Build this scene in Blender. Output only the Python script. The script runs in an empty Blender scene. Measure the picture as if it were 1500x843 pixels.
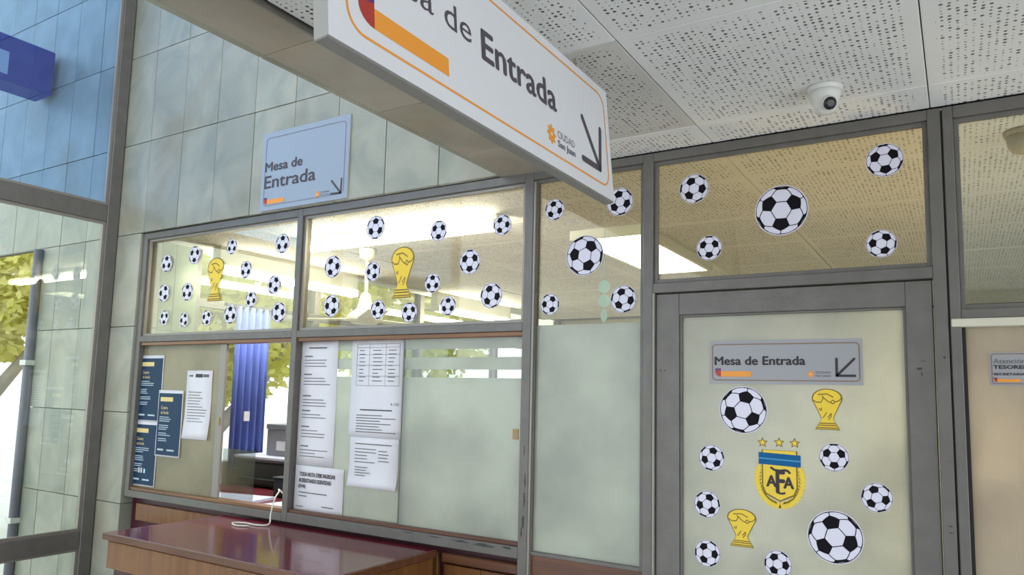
import bpy, bmesh, math, random
from mathutils import Matrix, Vector
random.seed(7)
scn = bpy.context.scene
COL = scn.collection
PI = math.pi

# ------------------------------------------------------------------ camera
def cam_setup():
    yaw, pitch, roll = math.radians(31.76), math.radians(6.18), math.radians(1.39)
    f = Vector((-math.sin(yaw)*math.cos(pitch), math.cos(yaw)*math.cos(pitch), math.sin(pitch)))
    r0 = Vector((math.cos(yaw), math.sin(yaw), 0)); u0 = r0.cross(f)
    r = r0*math.cos(roll) + u0*math.sin(roll); u = -r0*math.sin(roll) + u0*math.cos(roll)
    cd = bpy.data.cameras.new('camera'); co = bpy.data.objects.new('camera', cd); COL.objects.link(co)
    co.matrix_world = Matrix(((r.x, u.x, -f.x, 0), (r.y, u.y, -f.y, -2.3), (r.z, u.z, -f.z, 1.6), (0, 0, 0, 1)))
    cd.sensor_fit = 'HORIZONTAL'; cd.sensor_width = 36; cd.lens = 1075.4/1500*36
    cd.shift_x = 7.65/1500; cd.shift_y = 41.2/1500
    cd.clip_start = 0.02; cd.clip_end = 200
    scn.camera = co
cam_setup()
# ------------------------------------------------------------------ world, exposure
w = bpy.data.worlds.new('world'); scn.world = w; w.use_nodes = True
bg = w.node_tree.nodes['Background']
bg.inputs[0].default_value = (0.88, 0.95, 1.0, 1); bg.inputs[1].default_value = 1.5
scn.view_settings.view_transform = 'Standard'; scn.view_settings.look = 'None'
scn.view_settings.exposure = 0.8; scn.view_settings.gamma = 1.0
scn.view_settings.use_curve_mapping = False
H = 2.428          # ceiling height
XL = -3.984        # plane of the glazed facade

# ------------------------------------------------------------------ materials
MATS = {}
def nt(name):
    m = bpy.data.materials.new(name); m.use_nodes = True
    n = m.node_tree; n.nodes.clear()
    out = n.nodes.new('ShaderNodeOutputMaterial'); MATS[name] = m
    return m, n, out
def pbr(name, col, rough=0.5, metal=0.0, var=0.0, vscale=8.0, bump=0.0, bscale=60.0, spec=0.5, emit=None, estr=0, col2=None, stretch=(1, 1, 1), coat=0.0):
    m, n, out = nt(name); L = n.links
    b = n.nodes.new('ShaderNodeBsdfPrincipled'); L.new(b.outputs[0], out.inputs[0])
    b.inputs['Base Color'].default_value = (*col, 1); b.inputs['Roughness'].default_value = rough
    b.inputs['Metallic'].default_value = metal; b.inputs['Specular IOR Level'].default_value = spec
    b.inputs['Coat Weight'].default_value = coat; b.inputs['Coat Roughness'].default_value = 0.05
    if emit: b.inputs['Emission Color'].default_value = (*emit, 1); b.inputs['Emission Strength'].default_value = estr
    if var > 0 or bump > 0:
        g = n.nodes.new('ShaderNodeNewGeometry'); mp = n.nodes.new('ShaderNodeMapping')
        mp.inputs['Scale'].default_value = stretch; L.new(g.outputs['Position'], mp.inputs['Vector'])
    if var > 0:
        t = n.nodes.new('ShaderNodeTexNoise'); t.inputs['Scale'].default_value = vscale; t.inputs['Detail'].default_value = 6
        L.new(mp.outputs[0], t.inputs['Vector'])
        r = n.nodes.new('ShaderNodeValToRGB'); r.color_ramp.elements[0].position = 0.3; r.color_ramp.elements[1].position = 0.7
        c2 = col2 or tuple(c*(1-var) for c in col)
        r.color_ramp.elements[0].color = (*c2, 1); r.color_ramp.elements[1].color = (*col, 1)
        L.new(t.outputs[0], r.inputs[0]); L.new(r.outputs[0], b.inputs['Base Color'])
    if bump > 0:
        t2 = n.nodes.new('ShaderNodeTexNoise'); t2.inputs['Scale'].default_value = bscale; t2.inputs['Detail'].default_value = 4
        L.new(mp.outputs[0], t2.inputs['Vector'])
        bp = n.nodes.new('ShaderNodeBump'); bp.inputs['Strength'].default_value = bump; bp.inputs['Distance'].default_value = 0.004
        L.new(t2.outputs[0], bp.inputs['Height']); L.new(bp.outputs[0], b.inputs['Normal'])
    return m
def glass(name, tint, refl=0.06, edge=0.5):
    m, n, out = nt(name); L = n.links
    tr = n.nodes.new('ShaderNodeBsdfTransparent'); tr.inputs[0].default_value = (*tint, 1)
    gl = n.nodes.new('ShaderNodeBsdfGlossy'); gl.inputs['Roughness'].default_value = 0.01
    lw = n.nodes.new('ShaderNodeLayerWeight'); lw.inputs[0].default_value = 0.25
    ma = n.nodes.new('ShaderNodeMath'); ma.operation = 'MULTIPLY_ADD'; ma.inputs[1].default_value = edge; ma.inputs[2].default_value = refl
    L.new(lw.outputs['Fresnel'], ma.inputs[0])
    mx = n.nodes.new('ShaderNodeMixShader'); L.new(ma.outputs[0], mx.inputs[0]); L.new(tr.outputs[0], mx.inputs[1]); L.new(gl.outputs[0], mx.inputs[2])
    L.new(mx.outputs[0], out.inputs[0]); return m
def frosted(name, col, clear=0.1, rough=0.25):
    m, n, out = nt(name); L = n.links
    tl = n.nodes.new('ShaderNodeBsdfTranslucent'); df = n.nodes.new('ShaderNodeBsdfDiffuse')
    t = n.nodes.new('ShaderNodeTexNoise'); t.inputs['Scale'].default_value = 3; t.inputs['Detail'].default_value = 5
    g = n.nodes.new('ShaderNodeNewGeometry'); L.new(g.outputs['Position'], t.inputs['Vector'])
    r = n.nodes.new('ShaderNodeValToRGB'); r.color_ramp.elements[0].color = (*[c*0.78 for c in col], 1); r.color_ramp.elements[1].color = (*col, 1)
    r.color_ramp.elements[0].position = 0.35; r.color_ramp.elements[1].position = 0.6
    L.new(t.outputs[0], r.inputs[0]); L.new(r.outputs[0], tl.inputs[0]); L.new(r.outputs[0], df.inputs[0])
    m1 = n.nodes.new('ShaderNodeMixShader'); m1.inputs[0].default_value = 0.35; L.new(tl.outputs[0], m1.inputs[1]); L.new(df.outputs[0], m1.inputs[2])
    tr = n.nodes.new('ShaderNodeBsdfTransparent'); tr.inputs[0].default_value = (*col, 1)
    m2 = n.nodes.new('ShaderNodeMixShader'); m2.inputs[0].default_value = clear; L.new(m1.outputs[0], m2.inputs[1]); L.new(tr.outputs[0], m2.inputs[2])
    gl = n.nodes.new('ShaderNodeBsdfGlossy'); gl.inputs['Roughness'].default_value = rough
    m3 = n.nodes.new('ShaderNodeMixShader'); m3.inputs[0].default_value = 0.06; L.new(m2.outputs[0], m3.inputs[1]); L.new(gl.outputs[0], m3.inputs[2])
    L.new(m3.outputs[0], out.inputs[0]); return m
def leafy(name, a, c):
    m, n, out = nt(name); L = n.links
    g = n.nodes.new('ShaderNodeNewGeometry'); t = n.nodes.new('ShaderNodeTexNoise'); t.inputs['Scale'].default_value = 2.5; L.new(g.outputs['Position'], t.inputs['Vector'])
    r = n.nodes.new('ShaderNodeValToRGB'); r.color_ramp.elements[0].position = 0.35; r.color_ramp.elements[1].position = 0.65
    r.color_ramp.elements[0].color = (*a, 1); r.color_ramp.elements[1].color = (*c, 1); L.new(t.outputs[0], r.inputs[0])
    d = n.nodes.new('ShaderNodeBsdfDiffuse'); tl = n.nodes.new('ShaderNodeBsdfTranslucent'); L.new(r.outputs[0], d.inputs[0]); L.new(r.outputs[0], tl.inputs[0])
    mx = n.nodes.new('ShaderNodeMixShader'); mx.inputs[0].default_value = 0.5; L.new(d.outputs[0], mx.inputs[1]); L.new(tl.outputs[0], mx.inputs[2]); L.new(mx.outputs[0], out.inputs[0]); return m
def emit(name, col, s):
    m, n, out = nt(name); e = n.nodes.new('ShaderNodeEmission'); e.inputs[0].default_value = (*col, 1); e.inputs[1].default_value = s
    n.links.new(e.outputs[0], out.inputs[0]); return m
def marble(name, base, dark, stain):
    m, n, out = nt(name); L = n.links
    b = n.nodes.new('ShaderNodeBsdfPrincipled'); L.new(b.outputs[0], out.inputs[0]); b.inputs['Roughness'].default_value = 0.42
    g = n.nodes.new('ShaderNodeNewGeometry'); oi = n.nodes.new('ShaderNodeObjectInfo')
    ad = n.nodes.new('ShaderNodeVectorMath'); ad.operation = 'MULTIPLY_ADD'; ad.inputs[1].default_value = (1, 1, 1)
    L.new(g.outputs['Position'], ad.inputs[0])
    cb = n.nodes.new('ShaderNodeCombineXYZ'); mu = n.nodes.new('ShaderNodeMath'); mu.operation = 'MULTIPLY'; mu.inputs[1].default_value = 40
    L.new(oi.outputs['Random'], mu.inputs[0]); L.new(mu.outputs[0], cb.inputs[0]); L.new(mu.outputs[0], cb.inputs[2]); L.new(cb.outputs[0], ad.inputs[2])
    t = n.nodes.new('ShaderNodeTexNoise'); t.inputs['Scale'].default_value = 3.2; t.inputs['Detail'].default_value = 9; t.inputs['Distortion'].default_value = 1.2
    L.new(ad.outputs[0], t.inputs['Vector'])
    r = n.nodes.new('ShaderNodeValToRGB'); r.color_ramp.elements[0].position = 0.32; r.color_ramp.elements[1].position = 0.66
    r.color_ramp.elements[0].color = (*dark, 1); r.color_ramp.elements[1].color = (*base, 1); L.new(t.outputs[0], r.inputs[0])
    t2 = n.nodes.new('ShaderNodeTexNoise'); t2.inputs['Scale'].default_value = 2.1; t2.inputs['Detail'].default_value = 7
    L.new(g.outputs['Position'], t2.inputs['Vector'])
    r2 = n.nodes.new('ShaderNodeValToRGB'); r2.color_ramp.elements[0].position = 0.52; r2.color_ramp.elements[1].position = 0.78
    r2.color_ramp.elements[0].color = (0, 0, 0, 1); r2.color_ramp.elements[1].color = (0.75, 0.75, 0.75, 1); L.new(t2.outputs[0], r2.inputs[0])
    mx = n.nodes.new('ShaderNodeMix'); mx.data_type = 'RGBA'; mx.inputs['B'].default_value = (*stain, 1)
    L.new(r2.outputs[0], mx.inputs['Factor']); L.new(r.outputs[0], mx.inputs['A'])
    hs = n.nodes.new('ShaderNodeHueSaturation'); mr = n.nodes.new('ShaderNodeMapRange'); mr.inputs[3].default_value = 0.9; mr.inputs[4].default_value = 1.08
    L.new(oi.outputs['Random'], mr.inputs[0]); L.new(mr.outputs[0], hs.inputs['Value']); L.new(mx.outputs['Result'], hs.inputs['Color'])
    L.new(hs.outputs[0], b.inputs['Base Color']); return m
def tile_mat(name, col, hole):
    # perforated acoustic tile: a grid of round holes of random size, unperforated margin along the joints
    m, n, out = nt(name); L = n.links; N = n.nodes
    def M(op, a, b=None, c=None):
        q = N.new('ShaderNodeMath'); q.operation = op
        for i, v in enumerate((a, b, c)):
            if v is None: continue
            if isinstance(v, (int, float)): q.inputs[i].default_value = v
            else: L.new(v, q.inputs[i])
        return q.outputs[0]
    b = N.new('ShaderNodeBsdfPrincipled'); L.new(b.outputs[0], out.inputs[0]); b.inputs['Roughness'].default_value = 0.8
    g = N.new('ShaderNodeNewGeometry'); sx = N.new('ShaderNodeSeparateXYZ'); L.new(g.outputs['Position'], sx.inputs[0])
    def margin(c, off):
        v = M('FLOORED_MODULO', M('SUBTRACT', c, off), 0.61)
        return M('LESS_THAN', M('ABSOLUTE', M('SUBTRACT', v, 0.305)), 0.278)
    mask = M('MULTIPLY', margin(sx.outputs[0], -0.046), margin(sx.outputs[1], -0.174))
    P = 0.0150
    cx, cy = M('DIVIDE', sx.outputs[0], P), M('DIVIDE', sx.outputs[1], P)
    fx, fy = M('FLOOR', cx), M('FLOOR', cy)
    cb = N.new('ShaderNodeCombineXYZ'); L.new(fx, cb.inputs[0]); L.new(fy, cb.inputs[1])
    wn = N.new('ShaderNodeTexWhiteNoise'); wn.noise_dimensions = '2D'; L.new(cb.outputs[0], wn.inputs['Vector'])
    sc = N.new('ShaderNodeSeparateColor'); L.new(wn.outputs['Color'], sc.inputs[0])
    dx = M('SUBTRACT', M('SUBTRACT', cx, fx), M('MULTIPLY_ADD', sc.outputs[1], 0.12, 0.44))
    dy = M('SUBTRACT', M('SUBTRACT', cy, fy), M('MULTIPLY_ADD', sc.outputs[2], 0.3, 0.35))
    d = M('SQRT', M('ADD', M('MULTIPLY', dx, dx), M('MULTIPLY', dy, dy)))
    rad = M('MULTIPLY_ADD', wn.outputs['Value'], 0.27, 0.02)
    h = M('MULTIPLY', M('LESS_THAN', d, rad), mask)
    mx = N.new('ShaderNodeMix'); mx.data_type = 'RGBA'; mx.inputs['A'].default_value = (*col, 1); mx.inputs['B'].default_value = (*hole, 1)
    L.new(h, mx.inputs['Factor'])
    t = N.new('ShaderNodeTexNoise'); t.inputs['Scale'].default_value = 2.5; L.new(g.outputs['Position'], t.inputs['Vector'])
    hs = N.new('ShaderNodeHueSaturation'); L.new(M('MULTIPLY_ADD', t.outputs[0], 0.25, 0.875), hs.inputs['Value'])
    L.new(mx.outputs['Result'], hs.inputs['Color']); L.new(hs.outputs[0], b.inputs['Base Color'])
    return m
def wood(name, a, c, rough=0.4, axis=2):
    st = [14, 14, 14]; st[axis] = 0.8
    return pbr(name, a, rough, var=0.5, vscale=3.0, col2=c, stretch=tuple(st), coat=0.15)

marble('marble', (0.37, 0.36, 0.295), (0.245, 0.26, 0.215), (0.25, 0.18, 0.085))
marble('soffit_stone', (0.40, 0.355, 0.30), (0.29, 0.255, 0.21), (0.36, 0.29, 0.17))
tile_mat('tile', (0.68, 0.675, 0.67), (0.10, 0.095, 0.09)); tile_mat('tile_soiled_shaded', (0.52, 0.50, 0.48), (0.08, 0.075, 0.07))  # second tile is greyer: dirt plus recess shading put into its colour
pbr('joint', (0.10, 0.095, 0.085), 0.9); pbr('grid_white', (0.68, 0.67, 0.66), 0.7)
pbr('frame', (0.16, 0.15, 0.138), 0.45, 0.25, var=0.18, vscale=14, bump=0.15, bscale=90)
pbr('frame_dark', (0.045, 0.045, 0.042), 0.6)
pbr('bead', (0.26, 0.24, 0.21), 0.4, 0.3)
wood('wood_strip', (0.24, 0.10, 0.03), (0.14, 0.055, 0.017), axis=0)
wood('wood_panel', (0.21, 0.085, 0.022), (0.135, 0.05, 0.013))
wood('wood_dark', (0.15, 0.055, 0.022), (0.085, 0.03, 0.014), axis=0)
pbr('maroon', (0.17, 0.015, 0.03), 0.14, var=0.25, vscale=5, coat=0.25)
pbr('maroon_panel', (0.06, 0.010, 0.02), 0.4)
glass('glass_clear', (0.93, 0.97, 0.94)); glass('glass_office', (0.95, 0.93, 0.81), 0.04, 0.3)
glass('glass_blue', (0.60, 0.77, 0.97), 0.08, 0.5); glass('plexi', (0.9, 0.95, 0.95), 0.08, 0.5)
frosted('film', (0.62, 0.67, 0.61)); frosted('film_warm', (0.68, 0.70, 0.62), 0.03); frosted('film_olive', (0.50, 0.48, 0.36), 0.35)
frosted('film_beige', (0.53, 0.51, 0.46), 0.07)
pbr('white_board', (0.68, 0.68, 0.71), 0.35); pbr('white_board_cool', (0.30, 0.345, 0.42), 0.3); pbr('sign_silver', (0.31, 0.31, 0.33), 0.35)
pbr('sign_edge', (0.42, 0.42, 0.40), 0.4); pbr('sign_under', (0.22, 0.21, 0.20), 0.5)
pbr('ink_grey', (0.085, 0.075, 0.088), 0.6, spec=0.2); pbr('ink', (0.05, 0.044, 0.05), 0.6, spec=0.2); pbr('ink_soft', (0.13, 0.125, 0.135), 0.6, spec=0.2); pbr('orange', (0.80, 0.30, 0.025), 0.4)
pbr('border_brown', (0.22, 0.13, 0.07), 0.4); pbr('border_grey', (0.20, 0.20, 0.24), 0.4)
pbr('red_mark', (0.40, 0.03, 0.02), 0.4); pbr('purple_mark', (0.10, 0.02, 0.16), 0.4)
pbr('ball_white', (0.70, 0.68, 0.80), 0.4); pbr('ball_black', (0.006, 0.005, 0.008), 0.6, spec=0.12); pbr('seam', (0.02, 0.02, 0.025), 0.6, spec=0.15)
pbr('gold', (0.80, 0.56, 0.03), 0.4); pbr('gold_line', (0.20, 0.12, 0.01), 0.5); pbr('crest_blue', (0.003, 0.10, 0.27), 0.5, spec=0.2); pbr('crest_pale', (0.07, 0.30, 0.52), 0.5, spec=0.2)
pbr('paper', (0.72, 0.71, 0.76), 0.7, var=0.05, vscale=9); pbr('poster_blue', (0.008, 0.036, 0.085), 0.5, spec=0.25); pbr('poster_text', (0.45, 0.55, 0.62), 0.5); pbr('poster_gold', (0.72, 0.56, 0.24), 0.5)
pbr('camera_cream', (0.36, 0.29, 0.19), 0.5); pbr('tape', (0.36, 0.23, 0.09), 0.4); pbr('camera_white', (0.62, 0.61, 0.58), 0.35); pbr('black_gloss', (0.012, 0.010, 0.012), 0.08); pbr('black', (0.012, 0.012, 0.014), 0.5)
pbr('floor_stone', (0.58, 0.56, 0.53), 0.35, var=0.2, vscale=4); pbr('pavement', (0.60, 0.58, 0.55), 0.8, var=0.15, vscale=2)
pbr('plaster', (0.62, 0.58, 0.47), 0.8, var=0.06, vscale=2); pbr('office_marble', (0.19, 0.245, 0.16), 0.4, var=0.15, vscale=5)
pbr('curtain', (0.13, 0.19, 0.55), 0.8, var=0.3, vscale=10, stretch=(6, 6, 0.3)); pbr('fan_white', (0.68, 0.70, 0.60), 0.4)
pbr('grey_plastic', (0.22, 0.23, 0.26), 0.5); pbr('dark_plastic', (0.045, 0.052, 0.055), 0.45); pbr('pink', (0.75, 0.06, 0.32), 0.5); pbr('leaf_bright', (0.42, 0.52, 0.06), 0.5)
pbr('cable', (0.66, 0.66, 0.60), 0.4); pbr('pale_blue', (0.45, 0.78, 1.0), 0.4); pbr('sheet', (0.66, 0.69, 0.86), 0.6); pbr('desk_red', (0.15, 0.02, 0.03), 0.3)
pbr('bark', (0.42, 0.37, 0.31), 0.9, var=0.4, vscale=6); pbr('pipe', (0.16, 0.155, 0.19), 0.5); pbr('sign_blue', (0.006, 0.035, 0.30), 0.5, spec=0.2)
pbr('fixture', (0.70, 0.72, 0.66), 0.4); emit('tube', (1.0, 0.98, 0.93), 30.0); emit('panel_light', (1.0, 0.98, 0.94), 14.0); emit('warm_light', (1.0, 0.78, 0.48), 14.0)
leafy('leaf', (0.55, 0.52, 0.10), (0.80, 0.74, 0.30)); pbr('clip', (0.7, 0.7, 0.66), 0.4); pbr('steel', (0.42, 0.42, 0.40), 0.3, 0.8)  # leaf colours brightened to stand in for sunlight on the foliage

# ------------------------------------------------------------------ helpers
def link(name, me, mat, parent=None, M=None):
    o = bpy.data.objects.new(name, me); COL.objects.link(o)
    if mat is not None and len(me.materials) == 0: me.materials.append(MATS[mat] if isinstance(mat, str) else mat)
    if parent is not None: o.parent = parent
    if M is not None: o.matrix_local = M
    return o
def mesh(bm, name='m', smooth=False):
    me = bpy.data.meshes.new(name); bmesh.ops.recalc_face_normals(bm, faces=bm.faces); bm.to_mesh(me); bm.free()
    if smooth:
        for p in me.polygons: p.use_smooth = True
    return me
def box(bm, x0, x1, y0, y1, z0, z1):
    v = [bm.verts.new((x, y, z)) for x in (x0, x1) for y in (y0, y1) for z in (z0, z1)]
    for f in ((0, 1, 3, 2), (4, 6, 7, 5), (0, 4, 5, 1), (2, 3, 7, 6), (0, 2, 6, 4), (1, 5, 7, 3)): bm.faces.new([v[i] for i in f])
def bev(bm, w, seg=1):
    bmesh.ops.bevel(bm, geom=bm.edges[:], offset=w, segments=seg, affect='EDGES', profile=0.6)
def boxo(name, b, mat, parent=None, bevel=0.0):
    # box object: origin at the middle of its base
    x0, x1, y0, y1, z0, z1 = b; cx, cy = (x0+x1)/2, (y0+y1)/2
    bm = bmesh.new(); box(bm, x0-cx, x1-cx, y0-cy, y1-cy, 0, z1-z0)
    if bevel: bev(bm, bevel)
    o = link(name, mesh(bm, name), mat, parent)
    o.location = (cx, cy, z0)
    if parent is not None: o.location = Vector((cx, cy, z0)) - Vector(parent.location)
    return o
def tube(bm, pts, r, seg=8):
    rings = []
    for i, p in enumerate(pts):
        p = Vector(p); a = Vector(pts[max(i-1, 0)]); c = Vector(pts[min(i+1, len(pts)-1)]); d = (c-a).normalized()
        n = d.cross(Vector((0, 0, 1))) if abs(d.z) < 0.95 else d.cross(Vector((1, 0, 0))); n.normalize(); b = d.cross(n)
        rr = r[i] if isinstance(r, (list, tuple)) else r
        rings.append([bm.verts.new(p + (n*math.cos(t*2*PI/seg) + b*math.sin(t*2*PI/seg))*rr) for t in range(seg)])
    for a, b in zip(rings, rings[1:]):
        for k in range(seg): bm.faces.new((a[k], a[(k+1) % seg], b[(k+1) % seg], b[k]))
    bm.faces.new(rings[0]); bm.faces.new(rings[-1][::-1])
def lathe(bm, prof, seg=28, M=None):
    rings = []
    for r, z in prof:
        rings.append([bm.verts.new((r*math.cos(t*2*PI/seg), r*math.sin(t*2*PI/seg), z)) for t in range(seg)])
    for a, b in zip(rings, rings[1:]):
        for k in range(seg): bm.faces.new((a[k], a[(k+1) % seg], b[(k+1) % seg], b[k]))
    bm.faces.new(rings[0]); bm.faces.new(rings[-1])
    if M: bmesh.ops.transform(bm, matrix=M, verts=bm.verts)
def tag(o, label, cat, group=None, kind=None):
    if label: o['label'] = label
    if cat: o['category'] = cat
    if group: o['group'] = group
    if kind: o['kind'] = kind
    return o
def struct(o): o['kind'] = 'structure'; return o
def empty(name, loc=(0, 0, 0)):
    o = bpy.data.objects.new(name, None); COL.objects.link(o); o.location = loc; o.empty_display_size = 0.05; return o
# flat drawing in a panel's own (u, v) plane: local x = u, local z = v, front towards local -y
def ngon(bm, pts, d):
    bm.faces.new([bm.verts.new((p[0], -d, p[1])) for p in pts])
def slab2(bm, pts, d0, d1):
    a = [bm.verts.new((p[0], -d0, p[1])) for p in pts]; b = [bm.verts.new((p[0], -d1, p[1])) for p in pts]
    bm.faces.new(a); bm.faces.new(b)
    for i in range(len(pts)): bm.faces.new((a[i], a[(i+1) % len(pts)], b[(i+1) % len(pts)], b[i]))
def stroke(bm, p, q, wd, d, cap=True):
    p, q = Vector(p), Vector(q); t = (q-p).normalized(); n = Vector((-t.y, t.x))*wd/2; pts = []
    if cap:
        for k in range(7): a = PI/2 + PI*k/6; pts.append(p + t*math.cos(a)*wd/2 + n*math.sin(a))
        for k in range(7): a = -PI/2 + PI*k/6; pts.append(q + t*math.cos(a)*wd/2 + n*math.sin(a))
    else: pts = [p+n, p-n, q-n, q+n]
    ngon(bm, pts, d)
def path(bm, pts, wd, d):
    for a, b in zip(pts, pts[1:]): stroke(bm, a, b, wd, d, False)
def rrect(x0, x1, y0, y1, r, k=6):
    pts = []
    for cx, cy, a0 in ((x1-r, y1-r, 0), (x0+r, y1-r, PI/2), (x0+r, y0+r, PI), (x1-r, y0+r, 3*PI/2)):
        for i in range(k+1): a = a0 + PI/2*i/k; pts.append((cx+r*math.cos(a), cy+r*math.sin(a)))
    return pts
def ring(bm, x0, x1, y0, y1, r, wd, d):
    A, B = rrect(x0, x1, y0, y1, r), rrect(x0+wd, x1-wd, y0+wd, y1-wd, max(r-wd, 0.001))
    a = [bm.verts.new((p[0], -d, p[1])) for p in A]; b = [bm.verts.new((p[0], -d, p[1])) for p in B]
    for i in range(len(a)): j = (i+1) % len(a); bm.faces.new((a[i], a[j], b[j], b[i]))
def text(s, x, y, wid, hgt, mat, parent, d, bold=0.0, name='lettering'):
    cu = bpy.data.curves.new('t', 'FONT'); cu.body = s; cu.size = 1; cu.resolution_u = 3
    to = bpy.data.objects.new('t', cu); COL.objects.link(to)
    dg = bpy.context.evaluated_depsgraph_get(); dg.update()
    me = bpy.data.meshes.new_from_object(to.evaluated_get(dg)); bpy.data.objects.remove(to)
    xs = [v.co.x for v in me.vertices]; x0, x1 = min(xs), max(xs)
    sx = wid/(x1-x0); sy = hgt/0.70
    for v in me.vertices: v.co = Vector(((v.co.x-x0)*sx + x, -d, v.co.y*sy + y))
    me.materials.clear()
    if bold > 0:          # heavier strokes: the letter shapes repeated a hair to each side
        bm = bmesh.new()
        for k, (ox, oz) in enumerate(((0, 0), (1, 0), (-1, 0), (0, 0.7), (0, -0.7))):
            n0 = len(bm.verts); bm.from_mesh(me); bm.verts.ensure_lookup_table()
            bmesh.ops.translate(bm, verts=bm.verts[n0:], vec=(ox*bold*hgt, -k*0.00004, oz*bold*hgt))
        bm.to_mesh(me); bm.free()
    return link(name, me, mat, parent)
def flat(name, fn, mat, parent, smooth=False):
    bm = bmesh.new(); fn(bm); return link(name, mesh(bm, name), mat, parent)

# ------------------------------------------------------------------ setting: floor, marble wall, facade, soffit, ceiling
struct(boxo('floor', (-3.95, 2.2, -4.5, 0.0, -0.1, 0.0), 'floor_stone')); struct(boxo('floor_office', (-3.95, 2.2, 0.0, 5.2, -0.1, 0.0), 'plaster'))
struct(boxo('ground_outside', (-30, -3.99, -14, 25, -0.3, -0.12), 'pavement'))
ROWS = [-0.05, 0.47, 0.985, 1.46, 1.92, 2.43, 2.945, 3.465, 3.98, 4.5, 5.0]
COLS = [-1.756 - 0.2843*k for k in range(-1, 18)]
wall = struct(boxo('wall_back', (-5.75, -1.47, 0.01, 0.06, 2.44, 5.0), 'joint'))
slabmesh = {}
def slab(parent, x0, x1, z0, z1, yf, mat='marble', g=0.0016, th=0.022):
    key = (round(x1-x0, 4), round(z1-z0, 4), mat)
    if key not in slabmesh:
        bm = bmesh.new(); box(bm, -(x1-x0)/2+g, (x1-x0)/2-g, 0, th, g, z1-z0-g); bev(bm, 0.0014); slabmesh[key] = mesh(bm, 'slab'); slabmesh[key].materials.append(MATS[mat])
    o = link('marble_slab', slabmesh[key], None, parent); o.location = Vector(((x0+x1)/2, yf+random.uniform(-0.0008, 0.0008), z0)) - parent.location
    return o
for i in range(len(COLS)-1):
    x1, x0 = COLS[i], COLS[i+1]
    for z0, z1 in zip(ROWS[5:], ROWS[6:]):
        if x0 < -5.8: continue
        slab(wall, x0, x1, z0, z1, -0.012)
# pier beside the window and the wall outside the facade
pier = struct(boxo('wall_pier', (-3.99, -3.768, 0.012, 0.12, -0.05, 2.43), 'joint'))
for z0, z1 in zip(ROWS[:5], ROWS[1:6]): slab(pier, -4.0, -3.766, z0, z1, -0.012, th=0.13)
outw = struct(boxo('wall_outside', (-4.79, -4.0, 0.012, 0.12, -0.12, 2.43), 'joint'))
for i in range(len(COLS)-1):
    x1, x0 = COLS[i], COLS[i+1]
    x1 = min(x1, -4.0); x0 = max(x0, -4.80)
    if x1 - x0 < 0.03: continue
    for z0, z1 in zip(ROWS[:5], ROWS[1:6]): slab(outw, x0, x1, z0, z1, -0.012)
# glazed facade
fac = struct(empty('window_6', (XL, -0.05, 0)))
boxo('post', (XL-0.06, XL, -0.082, -0.017, -0.05, 5.0), 'frame', fac, 0.003)
for yy in (-1.62, -3.16): boxo('post', (XL-0.06, XL, yy-0.065, yy, -0.05, 5.0), 'frame', fac, 0.003)
for z0, z1 in ((0.74, 0.83), (2.50, 2.594), (-0.05, 0.06)):
    for ya, yb in ((-1.62, -0.082), (-3.16, -1.685)): boxo('mullion', (XL-0.055, XL-0.004, ya, yb, z0, z1), 'frame', fac, 0.003)
for ya, yb in ((-1.62, -0.082), (-3.16, -1.685)):
    for (z0, z1, mt) in ((0.06, 0.74, 'glass_clear'), (0.83, 2.50, 'glass_clear'), (2.594, 5.0, 'glass_blue')):
        boxo('pane', (XL-0.036, XL-0.030, ya, yb, z0, z1), mt, fac)
        for a, b in ((ya, ya+0.014), (yb-0.014, yb)): boxo('glazing_bead', (XL-0.03, XL-0.012, a, b, z0, z1), 'bead', fac)
        for a, b in ((z0, z0+0.014), (z1-0.014, z1)): boxo('glazing_bead', (XL-0.03, XL-0.012, ya+0.014, yb-0.014, a, b), 'bead', fac)
# stone clad soffit beam along the edge of the low ceiling
beam = struct(boxo('trim_1', (-1.44, -1.262, -4.4, -0.002, H+0.02, 3.2), 'joint'))
ys = [-0.002, -0.30, -0.72, -1.14, -1.56, -1.98, -2.4, -2.82, -3.24, -3.66, -4.08, -4.4]
for a, b in zip(ys[1:], ys): boxo('soffit_slab', (-1.442, -1.255, a+0.0015, b-0.0015, H-0.004, H+0.02), 'soffit_stone', beam, 0.001)
for a, b in zip(ys[1:], ys): boxo('marble_slab', (-1.462, -1.442, a+0.0015, b-0.0015, H-0.004, 3.2), 'marble', beam, 0.001)
boxo('edge_channel', (-1.255, -1.247, -4.4, -0.002, H-0.012, H+0.01), 'bead', beam)
boxo('shadow_gap', (-1.247, -1.240, -4.4, -0.002, H+0.004, H+0.01), 'frame_dark', beam)
struct(boxo('shading_wall_rear', (-0.9, 2.2, -4.5, -4.4, -0.05, H+0.08), 'plaster'))  # unseen partial wall, added to block light from behind right
struct(boxo('shading_roof', (-4.1, -1.44, -4.4, 0.06, 5.0, 5.1), 'plaster'))  # unseen cover over the tall zone, added to cut daylight from above
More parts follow.
